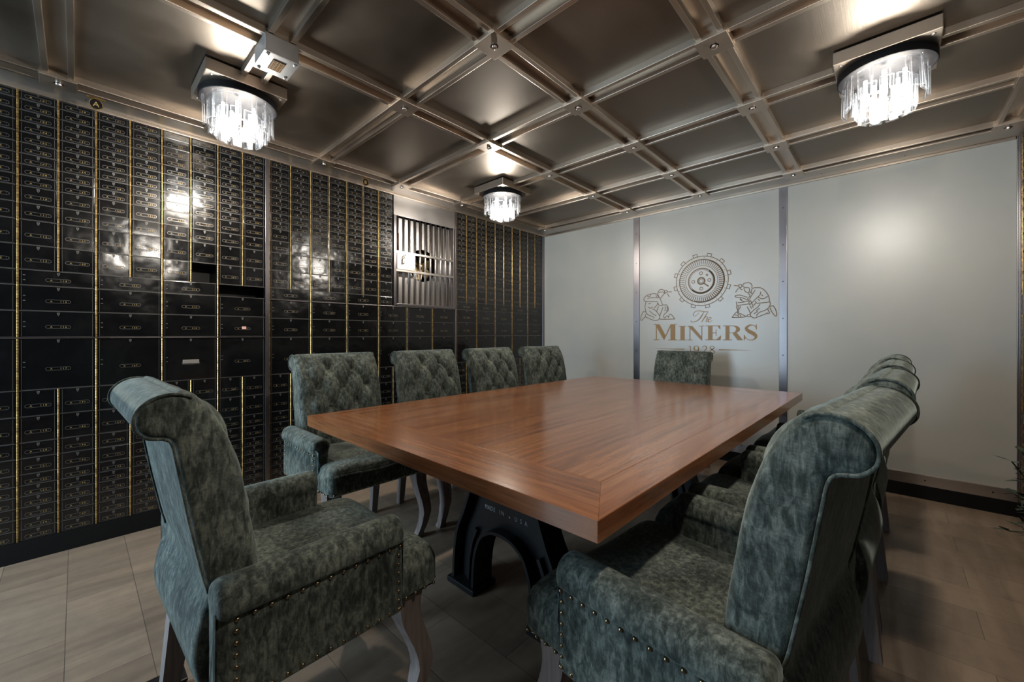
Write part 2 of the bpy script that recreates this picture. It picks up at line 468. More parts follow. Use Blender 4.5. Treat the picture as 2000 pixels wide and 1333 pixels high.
def plate_mesh(num,letter,h):
    m=MB(); W,H=.0445,.0088; n=8
    cy=-h/2+.0165 if h<.06 else (-h*.10)
    outer=[];inner=[]
    for s in (1,-1):
        for k in range(n+1):
            a=-PI/2+PI*k/n if s==1 else PI/2+PI*k/n
            for lst,r in ((outer,H),(inner,H-.0021)):
                lst.append((s*(W-H)+r*math.cos(a),cy+r*math.sin(a)))
    N=len(outer)
    v=[(p[0],p[1],0) for p in outer]+[(p[0],p[1],.0028) for p in outer]+[(p[0],p[1],.0028) for p in inner]+[(p[0],p[1],.0) for p in inner]
    f=[(r*N+i,r*N+(i+1)%N,(r+1)*N+(i+1)%N,(r+1)*N+i) for r in range(3) for i in range(N)]
    m.add(v,f,0)
    to=lambda p:(p[0],p[1],.0007)
    text_into(m,letter,-.024,cy-.0040,.0115,.009,to,1,1.1)
    text_into(m,str(num),.0085,cy-.0040,.0115,.0088,to,1,1.15)
    m.box(.0345,.0353,cy-.006,cy+.006,0,.0012,0)
    return m
HINGE={}
def hinge_obj(h,parent,u,v):
    k=round(h,3)
    if k not in HINGE:
        m=MB(); n=max(1,int(h/.0145)); s=h/n
        m.box(-.0052,.0052,0,h,-.012,-.003,1)
        for i in range(n):
            z0=i*s+.0009; z1=(i+1)*s-.0009
            v8=[]
            for z in (z0,z1):
                for q in range(6):
                    a=PI*q/5; v8.append((.0042*math.cos(a),z,-.003+.0062*math.sin(a)))
            m.add(v8,[(q,q+1,q+7,q+6) for q in range(5)]+[tuple(range(5,-1,-1)),tuple(range(6,12))],0)
        HINGE[k]=m.build('hinge',[M_HINGE,M_BLACK],parent); o=HINGE[k]
    else:
        o=HINGE[k].copy(); COL.objects.link(o); o.parent=parent
    o.location=(u,v,0); return o
DOBJ={}; rd=random.Random(11)
def nest(label,M,w,rows,letter,group,empty_numbers=()):
    """one steel cabinet of deposit boxes. rows: list from the top of ('s', heights, first number col 1, col 2) or ('d', heights, first number)"""
    root=empty('deposit_box_cabinet'); root.matrix_world=M
    tag(root,label,'cabinet',group)
    total=sum(sum(r[1]) for r in rows); v=total
    ncol=2 if w>.2 else 1; cw=w/ncol
    cells=[]; lines=[]; hinges=[]
    for r in rows:
        top=v
        if r[0]=='s':
            for h in r[1]:
                for c in range(ncol):
                    idx=len([1 for q in cells if q[5]==(id(r),c)])
                    cells.append((c*cw,(c+1)*cw,v-h,v,r[2+c]+idx,(id(r),c)))
                v-=h; lines.append(v)
            if ncol==2: hinges.append((cw,v,top))
        else:
            for k,h in enumerate(r[1]):
                cells.append((0,w,v-h,v,r[2]+k,None)); v-=h; lines.append(v)
    body=MB()
    holes=[c for c in cells if c[4] in empty_numbers]
    if not holes: body.box(.0004,w-.0004,0,total,-.22,-.0115)
    else:
        body.box(0,w,0,total,-.22,-.21)
        a,b,c0,c1=holes[0][:4]; a+=.006; b-=.004
        body.box(0,w,c1,total,-.21,-.0115).box(0,w,0,c0,-.21,-.0115)
        if a>.007: body.box(0,a,c0,c1,-.21,-.0115)
        if b<w-.005: body.box(b,w,c0,c1,-.21,-.0115)
    for z in lines[:-1]: body.box(.005,w-.001,z-.0011,z+.0011,-.012,-.0012,1)  # pale strips in the row gaps stand in for edge highlights
    body.build('cabinet_body',[M_FRAME,M_WORN_HIGHLIGHT],root)
    hinge_obj(total,root,0.0056,0)
    for u,z0,z1 in hinges: hinge_obj(z1-z0,root,u+.0045,z0)
    for a,b,z0,z1,num,_ in cells:
        if num in empty_numbers: continue
        dw=b-a-.0125; dh=z1-z0-.0034
        k=(round(dw,4),round(dh,4))
        if k not in DOBJ:
            DOBJ[k]=door_mesh(dw,dh).build('door',[M_DOOR,M_WORN_HIGHLIGHT,M_BLACK],root); o=DOBJ[k]
        else:
            o=DOBJ[k].copy(); COL.objects.link(o); o.parent=root
        o.location=((a+b)/2+.0045,(z0+z1)/2,-.0006); o.rotation_euler=(rd.gauss(0,.014),rd.gauss(0,.011),0)
        plate_mesh(num,letter,dh).build('number_plate',[M_RING,M_GOLD],o)
        if (letter,num)==('A',266): 
            MB().box(-.004,.020,-.016,.001,0.001,.0036).build('paper_label',M_LABEL,o)
        if (letter,num)==('A',217):
            MB().bbox(-.040,.040,-.028,-.004,0.0005,.006,.002).build('worn_plate',M_SPECK,o)
    return root
def LW(y,z): return Matrix(((0,0,1,0),(1,0,0,y),(0,1,0,z),(0,0,0,1)))         # left wall: u=+y v=+z w=+x
def RW(y,z): return Matrix(((0,0,-1,XR),(-1,0,0,y),(0,1,0,z),(0,0,0,1)))      # right wall: u=-y v=+z w=-x
H_LOW=R_BIG+sum(R_LOW)
ORD=['first','second','third','fourth','fifth','sixth']
zl=ZB; RAIL=.006
GA='black deposit box cabinets left of the tall steel post'
wA=(YA1-YA0)/5
upA=['at the left picture edge, mostly cut off, above the rail','above the rail, topped by number A 101','above the rail, below and right of the A badge','above the rail with one empty slot','above the rail with wide empty slot and pink tag']
loA=['below the rail at the left picture edge, mostly cut off','below the rail, under the cabinet with A 101','below the rail, behind the near armchair','below the rail with a bright worn plate','below the rail, just left of the tall steel post']
hUp=sum(R_SINGLE)+sum(R_DBL)
zr=ZT-hUp                      # rail height for the first and third run
for p in range(5):
    b=51+50*p; y=YA0+wA*p
    nest('black deposit box cabinet '+upA[p],LW(y,zr+RAIL/2),wA,[('s',R_SINGLE,b,b+27),('d',R_DBL,b+13)],'A',GA,{3:(240,),4:(264,)}.get(p,()))
    hl=zr-ZB-RAIL/2
    sc=hl/H_LOW
    nest('black deposit box cabinet '+loA[p],LW(y,ZB),wA,[('d',[R_BIG*sc],b+16),('s',[h*sc for h in R_LOW],b+17,b+40)],'A',GA)
trim(-.02,.006,YA0,YA1,zr-RAIL/2,zr+RAIL/2,M_STEELV)
# second run
wB=(YB1-YB0)/7
hUB=sum(R_SINGLE)+R_DBL[0]; zrB=ZT-hUB
GB='black deposit box cabinets between the tall post and the barred grille'
for p in range(3):
    b=1+28*p
    nest('black deposit box cabinet high up, %s to the right of the tall steel post'%ORD[p],LW(YB0+2*wB*p,zrB+RAIL/2),2*wB,[('s',R_SINGLE,b,b+13),('d',R_DBL[:1],b+26)],'B',GB)
nest('narrow single-column black deposit box cabinet beside the left edge of the barred grille',LW(YB0+6*wB,zrB+RAIL/2),wB,[('s',R_SINGLE+R_DBL[:1],85)],'B',GB)
hl=zrB-ZB-RAIL/2; low=R_DBL[1:]+[R_BIG]; sc=hl/(sum(low)+sum(R_LOW)); wD=(YD1-YB0)/6
dl=['just right of the tall steel post','second to the right of the tall steel post','third to the right of the tall steel post','under the left corner of the barred grille','under the middle of the barred grille','under the right corner of the barred grille']
for p in range(6):
    b=101+23*p
    nest('black deposit box cabinet below the rail, '+dl[p],LW(YB0+wD*p,ZB),wD,[('d',[h*sc for h in low],b),('s',[h*sc for h in R_LOW],b+3,b+13)],'B',GB)
trim(-.02,.007,YB0,YD1,zrB-RAIL/2,zrB+RAIL/2,M_STEELV)
# third run
wC=(YC1-YC0)/5; GC='black deposit box cabinets between the barred grille and the glass wall'
for p in range(5):
    b=251+50*p
    nest('black deposit box cabinet above the rail, %s to the right of the barred grille'%ORD[p],LW(YC0+wC*p,zr+RAIL/2),wC,[('s',R_SINGLE,b,b+27),('d',R_DBL,b+13)],'B',GC)
    sc=(zr-ZB-RAIL/2)/H_LOW
    nest('black deposit box cabinet below the rail, %s to the right of the barred grille'%ORD[p],LW(YC0+wC*p,ZB),wC,[('d',[R_BIG*sc],b+16),('s',[h*sc for h in R_LOW],b+17,b+40)],'B',GC)
trim(-.02,.006,YC0,YC1,zr-RAIL/2,zr+RAIL/2,M_STEELV)
# right wall: only its first cabinets show, at the picture's right edge
GR='black deposit box cabinets on the right wall'
trim(XR-.008,XR+.03,-.035,-.012,ZB,ZT)
for p in range(2):
    y=-.035-wA*p; b=51+50*p
    nest('black deposit box cabinet on the right wall, above the rail, '+('beside the glass wall' if p==0 else 'second from it'),RW(y,zr+RAIL/2),wA,[('s',R_SINGLE,b,b+27),('d',R_DBL,b+13)],'C',GR)
    nest('black deposit box cabinet on the right wall, below the rail, '+('beside the glass wall' if p==0 else 'second from it'),RW(y,ZB),wA,[('d',[R_BIG*sc],b+16),('s',[h*sc for h in R_LOW],b+17,b+40)],'C',GR)
trim(XR-.006,XR+.02,-.035-2*wA,-.035,zr-RAIL/2,zr+RAIL/2,M_STEELV)
# plain black lining behind the camera, on both sides
_o=MB().box(-.25,-.002,YR+.01,YA0-.03,ZB,ZT).build('wall_left_lining',M_DOOR); struct(_o)
_o=MB().box(XR+.002,XR+.25,YR+.01,-.04-2*wA,ZB,ZT).build('wall_right_lining',M_DOOR); struct(_o)
# traced outlines of the print on the middle panel (metres on the wall: x, z[, width])
MINER_LEFT=[[(1.437,1.525),(1.447,1.543),(1.457,1.558),(1.476,1.564),(1.495,1.557),(1.507,1.543),(1.505,1.528)],[(1.449,1.528),(1.464,1.538),(1.491,1.536),(1.505,1.528)],[(1.522,1.551),(1.531,1.546),(1.535,1.537),(1.531,1.528),(1.522,1.525),(1.512,1.529),(1.509,1.539),(1.512,1.548),(1.522,1.551)],[(1.514,1.519),(1.503,1.524)],[(1.505,1.528),(1.499,1.509),(1.488,1.502),(1.48,1.488),(1.464,1.477),(1.445,1.488),(1.437,1.509),(1.437,1.525)],[(1.424,1.526),(1.425,1.499),(1.437,1.475)],[(1.441,1.517),(1.457,1.482)],[(1.537,1.535),(1.58,1.532)],[(1.535,1.518),(1.556,1.483)],[(1.424,1.524),(1.394,1.528),(1.366,1.524),(1.326,1.513),(1.301,1.491),(1.295,1.472),(1.305,1.456),(1.318,1.451),(1.312,1.428),(1.307,1.397),(1.312,1.366),(1.322,1.334)],[(1.318,1.453),(1.37,1.448),(1.437,1.448)],[(1.334,1.481),(1.362,1.487),(1.425,1.485)],[(1.33,1.505),(1.362,1.503),(1.366,1.524)],[(1.461,1.478),(1.476,1.443),(1.488,1.412),(1.503,1.407),(1.526,1.408),(1.541,1.387),(1.545,1.364),(1.541,1.349),(1.518,1.327),(1.503,1.313),(1.499,1.29),(1.511,1.279)],[(1.493,1.389),(1.48,1.351),(1.464,1.314),(1.457,1.299)],[(1.441,1.444),(1.433,1.414),(1.402,1.378)],[(1.441,1.429),(1.457,1.406),(1.488,1.404)],[(1.449,1.398),(1.433,1.361),(1.429,1.346)],[(1.322,1.334),(1.346,1.314),(1.394,1.293),(1.402,1.278)],[(1.382,1.375),(1.41,1.362),(1.433,1.338),(1.457,1.307),(1.461,1.295),(1.455,1.273),(1.441,1.262),(1.41,1.26),(1.378,1.267),(1.338,1.285),(1.31,1.296)],[(1.314,1.346),(1.289,1.349),(1.277,1.328),(1.264,1.297),(1.262,1.266),(1.277,1.266),(1.297,1.288),(1.31,1.3),(1.316,1.327)],[(1.457,1.273),(1.48,1.268),(1.541,1.267),(1.61,1.267)],[(1.548,1.281),(1.552,1.304),(1.567,1.316),(1.582,1.303),(1.61,1.267)],[(1.511,1.279),(1.526,1.297),(1.541,1.297),(1.548,1.281)],[(1.338,1.396),(1.362,1.383),(1.39,1.393)],[(1.342,1.427),(1.37,1.433)],[(1.354,1.356),(1.39,1.324),(1.425,1.304)],[(1.511,1.395),(1.518,1.369),(1.507,1.35)],[(1.53,1.391),(1.537,1.364),(1.526,1.346)]]
MINER_RIGHT=[[(2.194,1.539),(2.199,1.556),(2.214,1.563),(2.238,1.564),(2.255,1.554),(2.264,1.534),(2.261,1.518)],[(2.191,1.535),(2.211,1.525),(2.238,1.519),(2.249,1.512)],[(2.174,1.554),(2.183,1.55),(2.186,1.54),(2.183,1.53),(2.174,1.528),(2.165,1.532),(2.162,1.542),(2.165,1.552),(2.174,1.554)],[(2.161,1.539),(2.17,1.521),(2.185,1.507),(2.191,1.51)],[(2.124,1.548),(2.158,1.542)],[(2.136,1.487),(2.159,1.522)],[(2.202,1.522),(2.205,1.509),(2.211,1.492),(2.223,1.482),(2.238,1.477),(2.244,1.493),(2.246,1.509)],[(2.244,1.473),(2.255,1.479),(2.264,1.507),(2.275,1.516)],[(2.255,1.479),(2.267,1.461)],[(2.275,1.516),(2.301,1.516),(2.327,1.512),(2.352,1.494),(2.374,1.464),(2.388,1.431),(2.393,1.395),(2.399,1.373),(2.391,1.354)],[(2.329,1.48),(2.324,1.454),(2.301,1.43),(2.278,1.405),(2.261,1.386)],[(2.287,1.496),(2.261,1.452),(2.244,1.417)],[(2.241,1.407),(2.214,1.402),(2.191,1.397),(2.155,1.395)],[(2.238,1.381),(2.196,1.376),(2.155,1.373),(2.147,1.379),(2.144,1.406)],[(2.244,1.407),(2.255,1.406),(2.258,1.386),(2.246,1.374),(2.241,1.387),(2.244,1.407)],[(2.229,1.438),(2.202,1.449),(2.17,1.461),(2.133,1.457),(2.146,1.443),(2.185,1.437),(2.232,1.414)],[(2.17,1.424),(2.196,1.406),(2.211,1.402)],[(2.173,1.434),(2.185,1.417)],[(2.146,1.372),(2.146,1.349),(2.158,1.338),(2.17,1.344),(2.174,1.367)],[(2.152,1.338),(2.153,1.305)],[(2.161,1.338),(2.161,1.305)],[(2.158,1.368),(2.158,1.345)],[(2.109,1.268),(2.146,1.315),(2.161,1.291),(2.17,1.301),(2.191,1.29),(2.214,1.27),(2.109,1.268)],[(2.13,1.289),(2.155,1.285),(2.161,1.271)],[(2.173,1.291),(2.179,1.271)],[(2.232,1.434),(2.233,1.421),(2.241,1.41)],[(2.226,1.358),(2.238,1.335),(2.249,1.308),(2.252,1.291)],[(2.301,1.384),(2.349,1.385),(2.395,1.39)],[(2.261,1.383),(2.278,1.366),(2.29,1.385),(2.301,1.384)],[(2.264,1.366),(2.275,1.346)],[(2.249,1.364),(2.261,1.34)],[(2.29,1.404),(2.295,1.388)],[(2.324,1.377),(2.307,1.351),(2.278,1.327),(2.255,1.301),(2.252,1.285),(2.261,1.268),(2.284,1.259),(2.307,1.267),(2.335,1.279),(2.366,1.291),(2.377,1.303)],[(2.391,1.351),(2.38,1.335),(2.357,1.32),(2.324,1.308),(2.304,1.29),(2.298,1.274)],[(2.391,1.348),(2.402,1.353),(2.418,1.356),(2.432,1.333),(2.44,1.31),(2.444,1.288),(2.441,1.271),(2.429,1.276),(2.413,1.299),(2.402,1.322),(2.396,1.341)],[(2.38,1.332),(2.385,1.316),(2.393,1.296),(2.371,1.294)],[(2.223,1.274),(2.232,1.287),(2.249,1.288)],[(2.223,1.273),(2.255,1.27)],[(2.31,1.436),(2.329,1.422),(2.352,1.42),(2.371,1.432),(2.38,1.438)],[(2.295,1.319),(2.321,1.341)],[(2.278,1.294),(2.307,1.316)],[(2.335,1.454),(2.346,1.44)],[(2.307,1.42),(2.321,1.403)],[(2.232,1.47),(2.249,1.453),(2.238,1.434)]]
THE=[[(1.829,1.322,0.0036),(1.813,1.3,0.0036),(1.791,1.289,0.0045),(1.779,1.301,0.0054),(1.785,1.318,0.0054),(1.802,1.334,0.0054),(1.84,1.337,0.0072),(1.883,1.326,0.0072),(1.915,1.331,0.0036)],[(1.875,1.326,0.0045),(1.853,1.287,0.0108),(1.832,1.259,0.009),(1.802,1.24,0.0063),(1.768,1.235,0.0065),(1.758,1.247,0.0076)],[(1.915,1.322,0.0027),(1.904,1.316,0.0065),(1.883,1.281,0.0081),(1.856,1.235,0.0072)],[(1.867,1.253,0.0036),(1.888,1.278,0.0054),(1.904,1.277,0.0076),(1.898,1.255,0.0072),(1.893,1.238,0.0054),(1.907,1.235,0.0036),(1.915,1.249,0.0027)],[(1.912,1.249,0.0036),(1.933,1.26,0.0045),(1.937,1.271,0.0045),(1.923,1.273,0.0045),(1.911,1.255,0.0072),(1.913,1.236,0.0076),(1.928,1.233,0.0045),(1.949,1.25,0.0027)]]
LETTER_POLYS=[[(1.42,1.216),(1.431,1.215),(1.431,1.07),(1.42,1.07)],[(1.411,1.22),(1.458,1.219),(1.519,1.107),(1.5,1.065)],[(1.498,1.068),(1.505,1.063),(1.575,1.205),(1.566,1.217)],[(1.566,1.217),(1.613,1.217),(1.613,1.069),(1.566,1.068)],[(1.397,1.221),(1.423,1.221),(1.423,1.215),(1.397,1.216)],[(1.609,1.221),(1.631,1.22),(1.631,1.214),(1.609,1.215)],[(1.397,1.069),(1.456,1.069),(1.456,1.062),(1.397,1.062)],[(1.542,1.068),(1.632,1.069),(1.632,1.062),(1.542,1.061)],[(1.661,1.195),(1.702,1.195),(1.702,1.068),(1.661,1.067)],[(1.644,1.2),(1.717,1.199),(1.717,1.193),(1.644,1.194)],[(1.641,1.068),(1.722,1.069),(1.722,1.063),(1.641,1.062)],[(1.745,1.194),(1.754,1.194),(1.754,1.068),(1.745,1.068)],[(1.73,1.198),(1.772,1.198),(1.86,1.091),(1.86,1.063),(1.852,1.063)],[(1.852,1.196),(1.86,1.195),(1.86,1.068),(1.852,1.068)],[(1.727,1.2),(1.747,1.199),(1.747,1.193),(1.727,1.194)],[(1.828,1.199),(1.878,1.199),(1.878,1.193),(1.828,1.194)],[(1.727,1.069),(1.773,1.069),(1.773,1.064),(1.727,1.063)],[(1.91,1.198),(1.949,1.197),(1.949,1.069),(1.91,1.068)],[(1.889,1.201),(2.014,1.199),(2.014,1.193),(1.889,1.194)],[(1.991,1.193),(2.014,1.193),(2.014,1.166),(2.009,1.166)],[(1.949,1.136),(1.976,1.136),(1.976,1.129),(1.949,1.129)],[(1.975,1.163),(1.981,1.169),(1.981,1.101),(1.975,1.108)],[(1.889,1.073),(2.017,1.074),(2.014,1.067),(1.889,1.066)],[(1.981,1.074),(2.021,1.113),(2.016,1.067)],[(2.056,1.195),(2.089,1.195),(2.089,1.073),(2.056,1.073)],[(2.037,1.199),(2.121,1.198),(2.121,1.191),(2.037,1.192)],[(2.037,1.073),(2.109,1.074),(2.109,1.067),(2.037,1.066)],[(2.112,1.129),(2.146,1.135),(2.191,1.075),(2.195,1.069),(2.153,1.068)],[(2.292,1.204),(2.3,1.203),(2.3,1.16),(2.295,1.16)],[(2.202,1.116),(2.208,1.116),(2.214,1.087),(2.205,1.067),(2.201,1.067)]]
LETTER_STROKES=[[(2.089,1.133,0.0058),(2.117,1.133,0.0047),(2.141,1.141,0.018),(2.156,1.162,0.0333),(2.146,1.183,0.0198),(2.121,1.194,0.0063)],[(2.297,1.163,0.0036),(2.289,1.187,0.0063),(2.266,1.199,0.0063),(2.241,1.194,0.0153),(2.22,1.171,0.0223),(2.241,1.146,0.0297),(2.273,1.127,0.0315),(2.293,1.104,0.0238),(2.285,1.082,0.013),(2.262,1.071,0.0065),(2.236,1.074,0.0054),(2.217,1.09,0.0045),(2.204,1.114,0.0036)]]
YEAR=[[(1.74,1.0,0.0036),(1.753,1.008,0.0063),(1.753,0.94,0.0072)],[(1.733,0.939,0.0043),(1.772,0.941,0.0043)],[(1.827,0.982,0.0054),(1.811,0.97,0.0072),(1.791,0.978,0.0108),(1.787,0.993,0.0119),(1.795,1.007,0.0076),(1.81,1.012,0.0045),(1.823,1.005,0.009),(1.828,0.988,0.0119),(1.823,0.959,0.0081),(1.808,0.943,0.0065),(1.791,0.944,0.0054)],[(1.862,0.997,0.0065),(1.868,1.009,0.0054),(1.884,1.013,0.0063),(1.897,1.004,0.0099),(1.892,0.984,0.0081),(1.87,0.958,0.0065),(1.86,0.945,0.0054),(1.9,0.946,0.0063)],[(1.945,0.982,0.0081),(1.929,0.993,0.0081),(1.93,1.007,0.0063),(1.945,1.014,0.0045),(1.959,1.008,0.0063),(1.959,0.994,0.0081),(1.942,0.981,0.0081),(1.926,0.965,0.0072),(1.929,0.95,0.0063),(1.945,0.946,0.0045),(1.961,0.952,0.0063),(1.963,0.966,0.0081),(1.945,0.982,0.0081)],[(2.001,0.981,0.0086),(2.102,0.982,0.0063),(2.198,0.983,0.004),(2.269,0.983,0.0007)],[(1.699,0.979,0.0086),(1.618,0.978,0.0065),(1.498,0.978,0.0043),(1.404,0.978,0.0013)]]
# ================================================================ frosted glass wall panels
def gpanel(x0,x1,label):
    o=MB().bbox(x0-(x0+x1)/2,x1-(x0+x1)/2,-.006,.006,.163,ZT,.001).build('frosted_glass_panel',M_FROST)
    o.location=((x0+x1)/2,.006,0); return tag(o,label,'glass panel','frosted glass panels of the end wall')
gpanel(.0,1.187,'plain frosted glass panel between the deposit boxes and the first steel post')
mid=gpanel(1.249,2.461,'frosted glass panel printed with the gold miners emblem and lettering')
gpanel(2.516,XR-.014,'plain frosted glass panel beside the right wall, with a bright lamp reflection')
MX=mid.location.x
def P3(off): return lambda p: (p[0]-MX,-.0062-off,p[1])
m=MB(); cx,cz,R=1.851,1.613,.228
def circ(r,w,n=64,a0=0,a1=2*PI): m.ribbon([(cx+r*math.cos(a0+(a1-a0)*k/n),cz+r*math.sin(a0+(a1-a0)*k/n)) for k in range(n+1)],w,P3(.0005))
for r,w in ((1.,.030),(.865,.040),(.62,.022),(.505,.04),(.455,.018),(.13,.06),(.07,.018)): circ(R*r,R*w)
circ(R*.485,R*.05,32,-2.4,.9)
circ(R*.845,R*.035,40,-1.9,1.2)
for k in range(60):
    a=2*PI*k/60
    w=.026+.016*max(0,math.cos(a+.6))
    m.ribbon([(cx+R*q*math.cos(a),cz+R*q*math.sin(a)) for q in (.66,.85)],R*w,P3(.0006))
for k in range(12):
    a=math.radians(13+30*k); c,s=math.cos(a),math.sin(a)
    pts=[(1.0,-.075),(1.11,-.085),(1.11,.085),(1.0,.075)]
    m.ribbon([(cx+R*(r*c-t*s),cz+R*(r*s+t*c)) for r,t in pts],R*.034,P3(.0007))
for k in range(24):
    a=math.radians(8+15*k)
    m.ribbon([(cx+R*q*math.cos(a),cz+R*q*math.sin(a)) for q in (.925,.95)],R*.025,P3(.0006))
for a,r in ((92,.06),(2,.06),(182,.06),(270,.06),(45,.035)):
    x,z=cx+R*.31*math.cos(math.radians(a)),cz+R*.31*math.sin(math.radians(a))
    m.ribbon([(x+R*r*math.cos(2*PI*k/14),z+R*r*math.sin(2*PI*k/14)) for k in range(15)],R*.026,P3(.0006))
m.ribbon([(cx+R*.10,cz-R*.10),(cx+R*.28,cz-R*.24)],R*.05,P3(.0008))
m.build('wheel_emblem',M_LOGO,mid)
for nm,data in (('kneeling_miner_print',MINER_LEFT),('drilling_miner_print',MINER_RIGHT)):
    m=MB()
    for i,s in enumerate(data): m.ribbon(smooth_path(s,4) if len(s)>2 else s,.0066,P3(.0005+.00002*i))
    m.build(nm,M_LOGO,mid)
m=MB()
for i,s in enumerate(THE): m.ribbon(smooth_path(s,5),None,P3(.0005+.00004*i))
for i,s in enumerate(LETTER_STROKES): m.ribbon(smooth_path(s,8),None,P3(.0009+.00004*i))
for i,p in enumerate(LETTER_POLYS): m.add([P3(.0005+.00002*i)(q) for q in p],[tuple(range(len(p)))])
for i,s in enumerate(YEAR): m.ribbon(smooth_path(s,5),None,P3(.0005+.00004*i))
m.build('lettering',M_LOGO2,mid)

# ================================================================ barred grille with the fan behind it
gy0,gy1,gz0,gz1=YB1+.004,YC0-.02,zrB+.006,ZT
g=empty('barred_grille',(0,0,0)); tag(g,'polished steel barred grille set in the wall of black deposit boxes','grille')
MB().bbox(-.004,.008,gy0,gy1,2.152,gz1,.0015).build('top_plate',M_STEELP,g)
m=MB()
for a in (MB().box,): pass
m.bbox(-.07,.012,gy0,gy0+.026,gz0,2.152,.002).bbox(-.07,.012,gy1-.022,gy1,gz0,2.152,.002).bbox(-.07,.012,gy0+.026,gy1-.022,gz0,gz0+.022,.002)
m.build('frame',M_STEELV,g)
fy,fz,fr=-1.735,1.757,.150
# back sheet with a round fan opening
m=MB(); y0,y1,z0,z1=gy0+.026,gy1-.022,gz0+.022,2.152; n=32
circp=[(fy+fr*math.cos(2*PI*k/n),fz+fr*math.sin(2*PI*k/n)) for k in range(n)]
def sq(a):
    c,s=math.cos(a),math.sin(a); t=1e9
    for d,l0,l1,o in ((c,y0-fy,y1-fy,0),(s,z0-fz,z1-fz,0)):
        if d>1e-9: t=min(t,l1/d)
        if d<-1e-9: t=min(t,l0/d)
    return (fy+c*t,fz+s*t)
angs=sorted([2*PI*k/n for k in range(n)]+[math.atan2(z-fz,y-fy)%(2*PI) for y in (y0,y1) for z in (z0,z1)])
inn=[(-.058,fy+fr*math.cos(a),fz+fr*math.sin(a)) for a in angs]; out=[(-.058,)+sq(a) for a in angs]; back=[(-.10,p[1],p[2]) for p in inn]
N=len(angs)
m.add(inn+out+back,[(i,N+i,N+(i+1)%N,(i+1)%N) for i in range(N)]+[(i,(i+1)%N,2*N+(i+1)%N,2*N+i) for i in range(N)])
m.build('back_sheet',M_STEELP,g)
nb=11
for k in range(nb):
    y=gy0+.048+(gy1-gy0-.092)*k/(nb-1)
    MB().tube([(-.012,y,gz0+.02),(-.012,y,2.153)],.0095,10).build('bar',M_STEEL,g,True)
for z in (1.836,1.676): MB().bbox(-.004,.010,gy0+.02,gy1-.02,z-.010,z+.010,.002).build('cross_bar',M_STEEL,g)
lp=MB().bbox(.010,.014,gy0+.030,-1.862,1.686,1.826,.0015)
for y,z in ((-2.03,1.815),(-1.875,1.815),(-1.875,1.70)):
    lp.lathe([(.0001,0),(.004,0),(.004,.001)],(0,0,0),8) if False else lp.bbox(.014,.0155,y-.003,y+.003,z-.003,z+.003,.0008,1)
lp=lp.build('lock_plate',[M_TRIM,M_BLACK],g)
MB().bbox(.014,.030,-1.998,-1.982,1.735,1.775,.003).tube([(.026,-1.99,1.775),(.030,-1.985,1.80),(.030,-1.975,1.815)],.005,8).build('latch',M_STEEL,lp,True)
MB().tube([(-.012,gy0+.048,1.853),(-.012,gy0+.048,2.0)],.0155,12).build('grip',M_RUST,g,True)
MB().tube([(.005,-1.86,1.672),(.006,-1.875,1.62),(.006,-1.845,1.62),(.005,-1.855,1.672)],.003,6).build('pull_ring',M_STEEL,g)
f=empty('wall_fan',(-.105,fy,fz)); tag(f,'brass-bladed extractor fan in a round dark opening behind the steel bars','fan')
m=MB()
m.loft([[(x,r*math.cos(2*PI*k/32),r*math.sin(2*PI*k/32)) for k in range(32)] for x,r in ((.045,fr+.004),(.045,fr),(-.06,fr-.002),(-.06,.001))],cap=False).build('fan_housing',M_CAVITY,f)
for k in range(6):
    a=2*PI*k/6+.3; m=MB(); rows=[]
    for r in (.028,.06,.09,.115,.13):
        hw=.012+.026*math.sin(min(1,(r-.02)/.09)*PI*.6); rows.append([(.012*(t-.5)*2,)+(r*math.cos(a+hw/r*(2*t-1)),r*math.sin(a+hw/r*(2*t-1))) for t in (0,.25,.5,.75,1)])
    v=[p for q in rows for p in q]; fc=[(i*5+j,i*5+j+1,i*5+j+6,i*5+j+5) for i in range(4) for j in range(4)]
    v2=[(p[0]-.003,p[1],p[2]) for p in v]
    m.add(v,fc).add(v2,[q[::-1] for q in fc]).build('blade',M_FANBR,f,True)
M90=Matrix.Rotation(PI/2,4,'Y')
hub=MB().lathe([(.0001,.03),(.018,.028),(.028,.015),(.028,-.02)],(0,0,0),20).build('hub',M_FANBR,f,True); hub.rotation_euler=(0,PI/2,0)

